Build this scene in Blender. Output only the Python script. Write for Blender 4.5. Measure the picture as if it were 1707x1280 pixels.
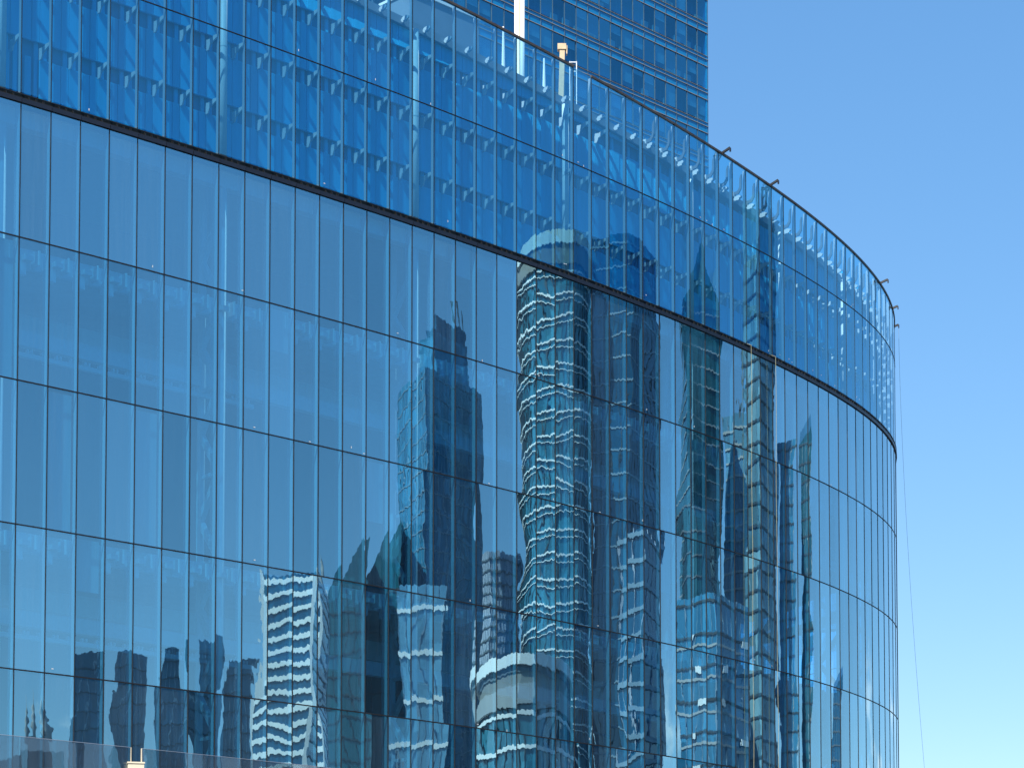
import bpy, math, random
from mathutils import Vector, Matrix

# ------------------------------------------------------------------ camera, sky, sun, exposure
sc = bpy.context.scene
for o in list(bpy.data.objects):
    bpy.data.objects.remove(o)
COL = sc.collection
CAM_H = 1.7
F_PX, PITCH, CY = 3859.4682, 0.0588, 1524.652          # solved from the picture's rows and mullions
cam_d = bpy.data.cameras.new('camera')
cam_d.sensor_width = 36.0
cam_d.lens = 36.0 * F_PX / 1707.0
cam_d.shift_y = (CY - 640.0) / 1707.0
cam_d.clip_start = 0.5
cam_d.clip_end = 12000
cam = bpy.data.objects.new('camera', cam_d)
cam.location = (0, 0, CAM_H)
cam.rotation_euler = (math.pi / 2 + PITCH, 0, 0)
COL.objects.link(cam)
sc.camera = cam

SUN_EL, SUN_AZ = math.radians(48), math.radians(208)     # azimuth clockwise from +Y
world = bpy.data.worlds.new('World')
sc.world = world
world.use_nodes = True
wn, wl = world.node_tree.nodes, world.node_tree.links
wn.clear()
w_out = wn.new('ShaderNodeOutputWorld')
w_bg = wn.new('ShaderNodeBackground')
w_bg.inputs['Strength'].default_value = 0.12
sky = wn.new('ShaderNodeTexSky')
sky.sky_type = 'NISHITA'
sky.sun_disc = False
sky.sun_elevation = SUN_EL
sky.sun_rotation = SUN_AZ
sky.air_density = 1.0
sky.dust_density = 0.1
sky.ozone_density = 4.0
w_hs = wn.new('ShaderNodeHueSaturation')
w_hs.inputs['Saturation'].default_value = 1.52
w_hs.inputs['Hue'].default_value = 0.503
w_hs.inputs['Value'].default_value = 1.56
w_gm = wn.new('ShaderNodeGamma')
w_gm.inputs['Gamma'].default_value = 0.62
wl.new(sky.outputs[0], w_gm.inputs['Color'])
wl.new(w_gm.outputs[0], w_hs.inputs['Color'])
# small fair weather clouds low over the city
w_tc = wn.new('ShaderNodeTexCoord')
w_sep = wn.new('ShaderNodeSeparateXYZ')
wl.new(w_tc.outputs['Generated'], w_sep.inputs[0])
w_map = wn.new('ShaderNodeMapping')
w_map.inputs['Scale'].default_value = (5.5, 5.5, 13.0)
w_map.inputs['Location'].default_value = (5.1, 3.7, 0.4)
wl.new(w_tc.outputs['Generated'], w_map.inputs[0])
w_no = wn.new('ShaderNodeTexNoise')
w_no.inputs['Scale'].default_value = 1.6
w_no.inputs['Detail'].default_value = 7
w_no.inputs['Roughness'].default_value = 0.55
wl.new(w_map.outputs[0], w_no.inputs['Vector'])
w_r1 = wn.new('ShaderNodeMapRange'); w_r1.interpolation_type = 'SMOOTHSTEP'
w_r1.inputs[1].default_value = 0.57; w_r1.inputs[2].default_value = 0.70
wl.new(w_no.outputs[0], w_r1.inputs[0])
w_r2 = wn.new('ShaderNodeMapRange'); w_r2.interpolation_type = 'SMOOTHSTEP'
w_r2.inputs[1].default_value = 0.20; w_r2.inputs[2].default_value = 0.10
w_r2.inputs[3].default_value = 0.0; w_r2.inputs[4].default_value = 1.0
wl.new(w_sep.outputs['Z'], w_r2.inputs[0])
w_mu = wn.new('ShaderNodeMath'); w_mu.operation = 'MULTIPLY'
wl.new(w_r1.outputs[0], w_mu.inputs[0]); wl.new(w_r2.outputs[0], w_mu.inputs[1])
w_mx = wn.new('ShaderNodeMix'); w_mx.data_type = 'RGBA'
w_mx.inputs['B'].default_value = (6.6, 6.9, 7.4, 1)
wl.new(w_mu.outputs[0], w_mx.inputs['Factor'])
wl.new(w_hs.outputs[0], w_mx.inputs['A'])
wl.new(w_mx.outputs['Result'], w_bg.inputs['Color'])
wl.new(w_bg.outputs[0], w_out.inputs['Surface'])

sun_d = bpy.data.lights.new('sun', 'SUN')
sun_d.energy = 4.2
sun_d.angle = math.radians(0.5)
sun_d.color = (1.0, 0.95, 0.87)
sun = bpy.data.objects.new('sun', sun_d)
sd = Vector((math.sin(SUN_AZ) * math.cos(SUN_EL), math.cos(SUN_AZ) * math.cos(SUN_EL), math.sin(SUN_EL)))
sun.rotation_euler = sd.to_track_quat('Z', 'Y').to_euler()
sun.location = (0, -50, 150)
COL.objects.link(sun)

sc.view_settings.view_transform = 'Standard'
sc.view_settings.look = 'None'
sc.view_settings.exposure = 0.92
sc.view_settings.gamma = 1.0
sc.view_settings.use_curve_mapping = False
cy = sc.cycles
cy.max_bounces = 10
cy.glossy_bounces = 6
cy.transparent_max_bounces = 24
cy.diffuse_bounces = 3
cy.caustics_reflective = False
cy.caustics_refractive = False
cy.sample_clamp_indirect = 6.0
cy.use_denoising = True

R = random.Random(7)

# ------------------------------------------------------------------ helpers
class MB:
    """collects boxes, prisms, bars into one mesh"""
    def __init__(self):
        self.v, self.f = [], []
    def quadbox(self, pts):                  # 8 points: bottom 4 ccw, top 4 ccw
        b = len(self.v); self.v += [tuple(p) for p in pts]
        self.f += [(b+3, b+2, b+1, b), (b+4, b+5, b+6, b+7)] + [(b+i, b+(i+1) % 4, b+4+(i+1) % 4, b+4+i) for i in range(4)]
        return self
    def box(self, x0, x1, y0, y1, z0, z1):
        return self.quadbox([(x0, y0, z0), (x1, y0, z0), (x1, y1, z0), (x0, y1, z0), (x0, y0, z1), (x1, y0, z1), (x1, y1, z1), (x0, y1, z1)])
    def bar(self, a, c, w, h=None):
        a, c = Vector(a), Vector(c); h = h or w
        d = (c - a).normalized()
        s = d.cross(Vector((0, 0, 1)))
        s = s.normalized() if s.length > 1e-4 else Vector((1, 0, 0))
        u = s.cross(d).normalized()
        s *= w / 2; u *= h / 2
        return self.quadbox([a-s-u, a+s-u, a+s+u, a-s+u, c-s-u, c+s-u, c+s+u, c-s+u])
    def tube(self, path, r, seg=8):
        b = len(self.v); n = len(path)
        rs = r if isinstance(r, (list, tuple)) else [r] * n
        for i, p in enumerate(path):
            p = Vector(p)
            d = (Vector(path[min(i+1, n-1)]) - Vector(path[max(i-1, 0)])).normalized()
            ref = Vector((0, 0, 1)) if abs(d.z) < 0.9 else Vector((1, 0, 0))
            s = d.cross(ref).normalized(); u = s.cross(d)
            for k in range(seg):
                t = 2*math.pi*k/seg
                self.v.append(tuple(p + (s*math.cos(t) + u*math.sin(t)) * rs[i]))
        for i in range(n-1):
            for k in range(seg):
                k2 = (k+1) % seg
                self.f.append((b+i*seg+k, b+i*seg+k2, b+(i+1)*seg+k2, b+(i+1)*seg+k))
        self.f.append(tuple(b+k for k in range(seg))[::-1])
        self.f.append(tuple(b+(n-1)*seg+k for k in range(seg)))
        return self
    def prism(self, poly, z0, z1, tops=None):
        b = len(self.v); n = len(poly)
        self.v += [(p[0], p[1], z0) for p in poly]
        self.v += [(p[0], p[1], tops[i] if tops else z1) for i, p in enumerate(poly)]
        self.f.append(tuple(range(b, b+n))[::-1]); self.f.append(tuple(range(b+n, b+2*n)))
        for i in range(n):
            j = (i+1) % n
            self.f.append((b+i, b+j, b+n+j, b+n+i))
        return self
    def plate(self, poly, axis_t):          # (d, z) polygon extruded along local x by +-t/2
        b = len(self.v); n = len(poly)
        self.v += [(-axis_t/2, p[0], p[1]) for p in poly] + [(axis_t/2, p[0], p[1]) for p in poly]
        self.f.append(tuple(range(b, b+n))); self.f.append(tuple(range(b+n, b+2*n))[::-1])
        for i in range(n):
            j = (i+1) % n
            self.f.append((b+i, b+n+i, b+n+j, b+j))
        return self
    def mesh(self, name, mat=None, smooth=False):
        m = bpy.data.meshes.new(name)
        m.from_pydata(self.v, [], self.f)
        if mat: m.materials.append(mat)
        if smooth: m.polygons.foreach_set('use_smooth', [True]*len(m.polygons))
        m.update()
        return m

def link(name, mesh, parent=None, mw=None):
    o = bpy.data.objects.new(name, mesh)
    COL.objects.link(o)
    if parent: o.parent = parent
    if mw is not None: o.matrix_basis = mw
    return o
def obj(name, mb, mat, parent=None, mw=None, smooth=False):
    return link(name, mb.mesh(name, mat, smooth), parent, mw)
def empty(name, loc=(0, 0, 0), parent=None):
    o = bpy.data.objects.new(name, None); COL.objects.link(o); o.location = loc
    o.empty_display_size = 0.2
    if parent: o.parent = parent
    return o
def tag(o, label, cat=None, group=None, kind=None):
    o['label'] = label
    if cat: o['category'] = cat
    if group: o['group'] = group
    if kind: o['kind'] = kind
    return o

# ------------------------------------------------------------------ materials
def principled(name, col, rough=0.6, metal=0.0, var=0.12, scale=3.0, spec=0.5, streak=False):
    m = bpy.data.materials.new(name); m.use_nodes = True
    nt = m.node_tree; p = nt.nodes['Principled BSDF']
    p.inputs['Roughness'].default_value = rough
    p.inputs['Metallic'].default_value = metal
    p.inputs['Specular IOR Level'].default_value = spec
    tc = nt.nodes.new('ShaderNodeTexCoord'); mp = nt.nodes.new('ShaderNodeMapping')
    mp.inputs['Scale'].default_value = (scale, scale, scale * (0.12 if streak else 1.0))
    no = nt.nodes.new('ShaderNodeTexNoise'); no.inputs['Detail'].default_value = 6
    no.inputs['Scale'].default_value = 1.0
    mr = nt.nodes.new('ShaderNodeMapRange')
    mr.inputs[1].default_value = 0.25; mr.inputs[2].default_value = 0.75
    mr.inputs[3].default_value = 1 - var; mr.inputs[4].default_value = 1 + var
    mx = nt.nodes.new('ShaderNodeMix'); mx.data_type = 'RGBA'; mx.blend_type = 'MULTIPLY'
    mx.inputs['Factor'].default_value = 1.0
    mx.inputs['A'].default_value = (*col, 1)
    nt.links.new(tc.outputs['Object'], mp.inputs[0]); nt.links.new(mp.outputs[0], no.inputs['Vector'])
    nt.links.new(no.outputs[0], mr.inputs[0]); nt.links.new(mr.outputs[0], mx.inputs['B'])
    nt.links.new(mx.outputs['Result'], p.inputs['Base Color'])
    return m

def glazing(name, base, tint_r, tint_t, fine=0.00045, haze=0.0, haze_col=(0.5, 0.55, 0.6), rough=0.0, pvar=0.0):
    """coated architectural glass: sharp mirror by angle, tinted see-through, fine roller waves, dusty film"""
    m = bpy.data.materials.new(name); m.use_nodes = True
    nt = m.node_tree; nd, lk = nt.nodes, nt.links; nd.clear()
    out = nd.new('ShaderNodeOutputMaterial')
    geo = nd.new('ShaderNodeNewGeometry'); tc = nd.new('ShaderNodeTexCoord')
    oi = nd.new('ShaderNodeObjectInfo')
    # roller-wave normal
    mp = nd.new('ShaderNodeMapping'); mp.inputs['Scale'].default_value = (5.0, 5.0, 1.6)
    add = nd.new('ShaderNodeVectorMath'); add.operation = 'ADD'
    cmb = nd.new('ShaderNodeCombineXYZ')
    mul = nd.new('ShaderNodeMath'); mul.operation = 'MULTIPLY'; mul.inputs[1].default_value = 97.0
    lk.new(oi.outputs['Random'], mul.inputs[0]); lk.new(mul.outputs[0], cmb.inputs[0])
    lk.new(tc.outputs['Object'], mp.inputs[0]); lk.new(mp.outputs[0], add.inputs[0]); lk.new(cmb.outputs[0], add.inputs[1])
    no = nd.new('ShaderNodeTexNoise'); no.inputs['Scale'].default_value = 1.0; no.inputs['Detail'].default_value = 1.5
    lk.new(add.outputs[0], no.inputs['Vector'])
    sub = nd.new('ShaderNodeVectorMath'); sub.operation = 'SUBTRACT'; sub.inputs[1].default_value = (0.5, 0.5, 0.5)
    scl = nd.new('ShaderNodeVectorMath'); scl.operation = 'SCALE'; scl.inputs['Scale'].default_value = fine * 6
    ad2 = nd.new('ShaderNodeVectorMath'); ad2.operation = 'ADD'
    nrm = nd.new('ShaderNodeVectorMath'); nrm.operation = 'NORMALIZE'
    lk.new(no.outputs['Color'], sub.inputs[0]); lk.new(sub.outputs[0], scl.inputs[0])
    lk.new(scl.outputs[0], ad2.inputs[0]); lk.new(geo.outputs['Normal'], ad2.inputs[1]); lk.new(ad2.outputs[0], nrm.inputs[0])
    # reflectance: base + (1-base)*(1-cos)^5
    dot = nd.new('ShaderNodeVectorMath'); dot.operation = 'DOT_PRODUCT'
    lk.new(geo.outputs['Incoming'], dot.inputs[0]); lk.new(geo.outputs['Normal'], dot.inputs[1])
    ab = nd.new('ShaderNodeMath'); ab.operation = 'ABSOLUTE'; lk.new(dot.outputs['Value'], ab.inputs[0])
    om = nd.new('ShaderNodeMath'); om.operation = 'SUBTRACT'; om.inputs[0].default_value = 1.0; lk.new(ab.outputs[0], om.inputs[1])
    pw = nd.new('ShaderNodeMath'); pw.operation = 'POWER'; pw.inputs[1].default_value = 3.2; lk.new(om.outputs[0], pw.inputs[0])
    mr = nd.new('ShaderNodeMapRange'); mr.inputs[3].default_value = base; mr.inputs[4].default_value = 0.97
    lk.new(pw.outputs[0], mr.inputs[0])
    if pvar:
        pv = nd.new('ShaderNodeMapRange'); pv.inputs[3].default_value = base - pvar; pv.inputs[4].default_value = base + pvar
        lk.new(oi.outputs['Random'], pv.inputs[0]); lk.new(pv.outputs[0], mr.inputs[3])
    tr = nd.new('ShaderNodeBsdfTransparent'); tr.inputs[0].default_value = (*tint_t, 1)
    gl = nd.new('ShaderNodeBsdfGlossy'); gl.inputs['Roughness'].default_value = rough
    # the coating's tint fades at glancing angles, like any mirror
    tm = nd.new('ShaderNodeMix'); tm.data_type = 'RGBA'
    tm.inputs['A'].default_value = (*tint_r, 1); tm.inputs['B'].default_value = (0.95, 0.98, 1.0, 1)
    lk.new(pw.outputs[0], tm.inputs['Factor']); lk.new(tm.outputs['Result'], gl.inputs['Color'])
    lk.new(nrm.outputs[0], gl.inputs['Normal'])
    mx = nd.new('ShaderNodeMixShader')
    lk.new(mr.outputs[0], mx.inputs[0]); lk.new(tr.outputs[0], mx.inputs[1]); lk.new(gl.outputs[0], mx.inputs[2])
    last = mx
    if haze > 0:
        df = nd.new('ShaderNodeBsdfDiffuse'); df.inputs[0].default_value = (*haze_col, 1)
        hm = nd.new('ShaderNodeMapping'); hm.inputs['Scale'].default_value = (9.0, 9.0, 0.25)
        ha = nd.new('ShaderNodeVectorMath'); ha.operation = 'ADD'
        lk.new(tc.outputs['Object'], hm.inputs[0]); lk.new(hm.outputs[0], ha.inputs[0]); lk.new(cmb.outputs[0], ha.inputs[1])
        hn = nd.new('ShaderNodeTexNoise'); hn.inputs['Scale'].default_value = 1.0; hn.inputs['Detail'].default_value = 5
        lk.new(ha.outputs[0], hn.inputs['Vector'])
        hr = nd.new('ShaderNodeMapRange'); hr.inputs[1].default_value = 0.3; hr.inputs[2].default_value = 0.75
        hr.inputs[3].default_value = haze * 0.4; hr.inputs[4].default_value = haze * 1.4
        lk.new(hn.outputs[0], hr.inputs[0])
        hv = nd.new('ShaderNodeMath'); hv.operation = 'MULTIPLY'
        hw = nd.new('ShaderNodeTexWhiteNoise'); hw.noise_dimensions = '1D'; lk.new(mul.outputs[0], hw.inputs['W'])
        hq = nd.new('ShaderNodeMapRange'); hq.inputs[3].default_value = 0.3; hq.inputs[4].default_value = 1.9
        lk.new(hw.outputs['Value'], hq.inputs[0]); lk.new(hr.outputs[0], hv.inputs[0]); lk.new(hq.outputs[0], hv.inputs[1])
        m2 = nd.new('ShaderNodeMixShader')
        lk.new(hv.outputs[0], m2.inputs[0]); lk.new(mx.outputs[0], m2.inputs[1]); lk.new(df.outputs[0], m2.inputs[2])
        last = m2
    lk.new(last.outputs[0], out.inputs['Surface'])
    return m

def tower_glass(name, col, refl=0.25, dark=(0.01, 0.02, 0.03), cell=(1.5, 3.6), var=0.7):
    """far glass wall: window cells of differing tone (blinds, dark rooms) under a mirror coat"""
    m = bpy.data.materials.new(name); m.use_nodes = True
    nt = m.node_tree; nd, lk = nt.nodes, nt.links
    p = nd['Principled BSDF']
    p.inputs['Roughness'].default_value = 0.08
    p.inputs['Specular IOR Level'].default_value = 0.9
    p.inputs['Coat Weight'].default_value = refl
    p.inputs['Coat Roughness'].default_value = 0.03
    tc = nd.new('ShaderNodeTexCoord')
    sn = nd.new('ShaderNodeVectorMath'); sn.operation = 'SNAP'; sn.inputs[1].default_value = (cell[0], cell[0], cell[1])
    lk.new(tc.outputs['Object'], sn.inputs[0])
    wn_ = nd.new('ShaderNodeTexWhiteNoise'); wn_.noise_dimensions = '3D'
    lk.new(sn.outputs[0], wn_.inputs['Vector'])
    pw = nd.new('ShaderNodeMath'); pw.operation = 'POWER'; pw.inputs[1].default_value = 2.0
    lk.new(wn_.outputs['Value'], pw.inputs[0])
    ml = nd.new('ShaderNodeMath'); ml.operation = 'MULTIPLY'; ml.inputs[1].default_value = var
    lk.new(pw.outputs[0], ml.inputs[0])
    mx = nd.new('ShaderNodeMix'); mx.data_type = 'RGBA'
    mx.inputs['A'].default_value = (*dark, 1); mx.inputs['B'].default_value = (*col, 1)
    ad = nd.new('ShaderNodeMath'); ad.operation = 'ADD'; ad.inputs[1].default_value = 0.3; ad.use_clamp = True
    lk.new(ml.outputs[0], ad.inputs[0]); lk.new(ad.outputs[0], mx.inputs['Factor'])
    lk.new(mx.outputs['Result'], p.inputs['Base Color'])
    return m

M = {}
M['glass_low'] = glazing('hall_glass', 0.48, (0.52, 0.89, 1.0), (0.27, 0.76, 1.0), haze=0.045, haze_col=(0.30, 0.54, 0.74), pvar=0.085)
M['glass_up'] = glazing('screen_glass', 0.27, (0.26, 0.80, 1.0), (0.46, 0.82, 0.97), haze=0.008, pvar=0.05)
M['glass_parapet'] = M['glass_up']
M['gasket'] = principled('gasket_rubber', (0.012, 0.011, 0.012), 0.6, var=0.4, scale=2)
M['fascia'] = principled('fascia_metal', (0.022, 0.026, 0.040), 0.42, 0.3, var=0.2, scale=1.2)
M['recess'] = principled('recess_black', (0.006, 0.006, 0.007), 0.8, var=0.3)
M['mullion'] = principled('mullion_aluminium', (0.42, 0.44, 0.50), 0.45, 0.2, var=0.08, scale=2, streak=True)
M['mullion_low'] = principled('hall_mullion', (0.60, 0.62, 0.65), 0.45, 0.1, var=0.08, scale=2, streak=True)
M['bracket'] = principled('bracket_steel', (0.52, 0.55, 0.60), 0.5, 0.1, var=0.1, scale=4)
M['arm_steel'] = principled('arm_steel', (0.10, 0.13, 0.18), 0.5, 0.2, var=0.15, scale=4)
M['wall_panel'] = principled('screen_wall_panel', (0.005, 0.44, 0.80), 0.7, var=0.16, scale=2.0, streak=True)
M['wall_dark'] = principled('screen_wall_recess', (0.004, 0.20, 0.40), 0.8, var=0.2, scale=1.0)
M['coping'] = principled('coping_grey', (0.14, 0.20, 0.27), 0.6, var=0.1, scale=1)
M['column'] = principled('column_paint', (0.74, 0.75, 0.76), 0.5, var=0.06, scale=3)
M['steel'] = principled('truss_paint', (0.72, 0.74, 0.76), 0.5, var=0.08, scale=3)
M['concrete'] = principled('hall_concrete', (0.42, 0.43, 0.44), 0.85, var=0.2, scale=0.8)
M['hall_wall'] = principled('hall_wall', (0.16, 0.18, 0.21), 0.9, var=0.25, scale=0.35)
M['rail'] = principled('rail_brown', (0.10, 0.075, 0.06), 0.5, 0.3, var=0.35, scale=2.5)
M['white'] = principled('white_paint', (0.80, 0.80, 0.79), 0.5, var=0.05, scale=1)
M['cream'] = principled('cream_stone', (0.72, 0.62, 0.45), 0.7, var=0.08, scale=3)
M['beige'] = principled('beige_paint', (0.60, 0.45, 0.27), 0.6, var=0.15, scale=3)
M['black'] = principled('black_paint', (0.015, 0.015, 0.016), 0.5, var=0.3)
M['asphalt'] = principled('asphalt', (0.05, 0.05, 0.052), 0.9, var=0.2, scale=0.3)
M['paving'] = principled('paving_stone', (0.25, 0.24, 0.23), 0.85, var=0.15, scale=1)
M['roofing'] = principled('roofing', (0.20, 0.20, 0.21), 0.9, var=0.15, scale=0.5)
M['rope_yellow'] = principled('rope_yellow', (0.32, 0.32, 0.20), 0.8, var=0.2, scale=6)
M['rope_grey'] = principled('rope_grey', (0.20, 0.25, 0.32), 0.8, var=0.2, scale=6)
M['tarp'] = principled('tarpaulin_blue', (0.10, 0.33, 0.62), 0.35, var=0.35, scale=4)
M['blind'] = principled('blind_fabric', (0.38, 0.44, 0.48), 0.9, var=0.08, scale=6, streak=True)
M['glass_balustrade'] = glazing('balustrade_glass', 0.10, (0.8, 0.9, 1.0), (0.70, 0.76, 0.78), haze=0.22, haze_col=(0.16, 0.21, 0.26))
M['ground'] = M['asphalt']

# ------------------------------------------------------------------ the facade's plan curve
W, H = 1.5, 6.3822

TH = [0.8356457, 0.1948462, 0.0647669, -0.009033336, 0.08317145, 0.0878985]
QX, QZ, HR4 = -21.6768, 99.9286, 16.6001
def heading(t):
    if t < -4: return heading(-4) + math.radians(0.30) * (t + 4)
    if t > 51:
        return min(heading(51) + math.radians(3.3) * (t - 51), math.radians(205))
    u = (t - 25) / 25
    return sum(c * u**i for i, c in enumerate(TH))
N0, N1 = -14, 92
STEP = 0.1
_T, _P = [], {}
t_list = [N0 + STEP * i for i in range(int(round((N1 - N0) / STEP)) + 1)]
xs, ys = [0.0], [0.0]
for i in range(1, len(t_list)):
    a0, a1 = heading(t_list[i-1]), heading(t_list[i])
    xs.append(xs[-1] + (math.cos(a0) + math.cos(a1)) / 2 * W * STEP)
    ys.append(ys[-1] + (math.sin(a0) + math.sin(a1)) / 2 * W * STEP)
i0 = int(round((0 - N0) / STEP))
ox, oy = QX - xs[i0], QZ - ys[i0]
def curve(t, off=0.0):
    """point on the curve, off metres inward"""
    k = (t - N0) / STEP
    i = min(max(int(k), 0), len(xs) - 2); fr = k - i
    x = xs[i] + (xs[i+1] - xs[i]) * fr + ox; y = ys[i] + (ys[i+1] - ys[i]) * fr + oy
    a = heading(t)
    return Vector((x - math.sin(a) * off, y + math.cos(a) * off, 0))
def frame(n0, n1=None, off=0.0, z=0.0):
    """local frame of a bay: x along the chord, y inward, z up, origin mid-chord"""
    n1 = n0 + 1 if n1 is None else n1
    A, B = curve(n0, off), curve(n1, off)
    d = (B - A); a = math.atan2(d.y, d.x); c = (A + B) / 2
    return Matrix.Translation((c.x, c.y, z)) @ Matrix.Rotation(a, 4, 'Z'), d.length
def frame_at(t, off=0.0, z=0.0):
    c = curve(t, off)
    return Matrix.Translation((c.x, c.y, z)) @ Matrix.Rotation(heading(t), 4, 'Z')

Z4 = CAM_H + HR4                                  # joint between the lowest two rows in view
ROW = [Z4 + (4 - k) * H for k in range(0, 6)]     # ROW[1] .. ROW[5] joints, top to bottom
LEDGE_B = ROW[1] + 0.945 * H
LEDGE_T = LEDGE_B + 0.43
MID = LEDGE_B + 6.53
def rail_z(n): return MID + 5.8 - 0.0765 * (n - 18)
def coping_z(n): return rail_z(n) - 1.42

def ring(mb, ta, tb, off0, off1, z0, z1, step=0.5, zf=None):
    """a band following the curve between two offsets and two heights"""
    k = max(1, int(round((tb - ta) / step)))
    for i in range(k):
        a, b = ta + (tb - ta) * i / k, ta + (tb - ta) * (i + 1) / k
        za0, za1 = (z0(a), z1(a)) if callable(z0) else (z0, z1)
        zb0, zb1 = (z0(b), z1(b)) if callable(z0) else (z0, z1)
        A0, A1, B0, B1 = curve(a, off0), curve(a, off1), curve(b, off0), curve(b, off1)
        mb.quadbox([(A0.x, A0.y, za0), (B0.x, B0.y, zb0), (B1.x, B1.y, zb0), (A1.x, A1.y, za0),
                    (A0.x, A0.y, za1), (B0.x, B0.y, zb1), (B1.x, B1.y, zb1), (A1.x, A1.y, za1)])
    return mb

# ------------------------------------------------------------------ ground
g = MB(); S = 6000
g.v = [(-S, -S, 0), (S, -S, 0), (S, S, 0), (-S, S, 0)]; g.f = [(0, 1, 2, 3)]
tag(obj('ground', g, M['ground']), 'dark asphalt ground of the city', kind='structure')

# ------------------------------------------------------------------ the curved glass building
VA, VB = -8, 56          # bays built pane by pane; the rest, out of sight, is one mesh
bld = empty('curved_glass_building', (0, 120, 0))
tag(bld, 'huge curved blue glass building with mirrored skyline', 'building')
inv = Matrix.Translation((0, -120, 0))
def sub(name):
    o = empty(name, (0, 0, 0), bld); o.matrix_basis = inv; return o
screen = sub('upper_screen'); hall = sub('lower_curtain_wall')
tag(screen, 'clear upper glass screen above the dark ledge')
tag(hall, 'mirrored lower glass wall below the dark ledge')

def pane_mesh(n, w, zb, zt0, zt1, amp, mat, nu=6, nv=14, seed=0):
    """a glass sheet with the slight bow and roller waves every real pane has (millimetres)"""
    r = random.Random(seed)
    hgt = (zt0 + zt1) / 2 - zb
    da = abs(heading(n + 1) - heading(n))
    A = W * da / 8 * r.uniform(0.75, 1.1)                  # curved to the plan
    P = r.gauss(0.0, 0.0008) * amp                        # pillow
    P2 = r.gauss(0, 0.0007) * amp
    Tw = r.gauss(0, 0.00045) * amp
    k1 = r.uniform(0.8, 1.7); ph = r.uniform(0, 6.28); B = r.uniform(0.2, 0.75) * 0.0011 * amp
    k2 = r.uniform(0.6, 1.4); ph2 = r.uniform(0, 6.28); C = r.gauss(0, 0.0008) * amp
    t0, t1 = r.gauss(0, 0.0007) * amp, r.gauss(0, 0.0009) * amp   # how it hangs in its frame
    v, f = [], []
    for j in range(nv + 1):
        q = j / nv
        for i in range(nu + 1):
            u = i / nu * 2 - 1
            vv = q * 2 - 1
            y = -A * (1 - u*u)
            y += -P * (1 - u*u) * (1 - vv**4) - P2 * (1 - u*u) * vv
            y += Tw * u * vv + B * math.sin(6.283 * k1 * q + ph) * (0.7 + 0.3 * u)
            y += C * u * math.sin(6.283 * k2 * q + ph2)
            y += t0 * u + t1 * vv
            zt = zt0 + (zt1 - zt0) * i / nu
            v.append((u * w / 2, y, zb + (zt - zb) * q))
    for j in range(nv):
        for i in range(nu):
            a = j * (nu + 1) + i
            f.append((a, a + 1, a + nu + 2, a + nu + 1))
    m = bpy.data.meshes.new('glass_pane'); m.from_pydata(v, [], f)
    m.materials.append(mat)
    m.polygons.foreach_set('use_smooth', [True] * len(f))
    return m

PG = 0.025   # joint between panes
lows = [(LEDGE_B, ROW[1]), (ROW[1], ROW[2]), (ROW[2], ROW[3]), (ROW[3], ROW[4]), (ROW[4], ROW[5])]
for n in range(VA, VB):
    mw, L = frame(n)
    for k, (zt, zb) in enumerate(lows):
        vis = -1 <= n <= 52
        if vis:
            link('glass_pane', pane_mesh(n, L - PG, zb + 0.03, zt - 0.03, zt - 0.03, (0.95, 1.15, 1.0, 1.35, 1.6)[k], M['glass_low'], seed=n * 31 + k), hall, mw)
    if n >= -2 and n <= 53:
        link('glass_pane', pane_mesh(n, L - PG, LEDGE_T + 0.05, MID - 0.02, MID - 0.02, 0.55, M['glass_up'], seed=n * 31 + 11), screen, mw)
        link('glass_pane', pane_mesh(n, L - PG, MID + 0.02, rail_z(n) - 0.05, rail_z(n + 1) - 0.05, 0.55, M['glass_up'], seed=n * 31 + 12), screen, mw)
# the panes out of the picture, joined
for nm, par, mat, spans, rng in (
        ('more_glass_panes', hall, M['glass_low'], lows, [n for n in range(N0, N1 - 1) if n < -1 or n > 52]),
        ('more_glass_panes', screen, M['glass_up'], [(MID, LEDGE_T), (None, MID)], [n for n in range(N0, N1 - 1) if n < -2 or n > 53])):
    mb = MB()
    for n in rng:
        A, B = curve(n + 0.01), curve(n + 0.99)
        for zt, zb in spans:
            za, zc = (rail_z(n) - 0.05, rail_z(n + 1) - 0.05) if zt is None else (zt - 0.03, zt - 0.03)
            b = len(mb.v)
            mb.v += [(A.x, A.y, zb + .03), (B.x, B.y, zb + .03), (B.x, B.y, zc), (A.x, A.y, za)]
            mb.f.append((b, b + 1, b + 2, b + 3))
    o = obj(nm, mb, mat, par); o['kind'] = 'stuff'

# horizontal joints, one curved strip per row
for z, par in [(r, hall) for r in ROW[1:6]] + [(MID, screen)]:
    hh = 0.027 if par is hall else 0.018
    obj('transom', ring(MB(), N0, N1 - 1, -0.028, 0.05, z - hh, z + hh, 1.0), M['gasket'], par)
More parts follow.
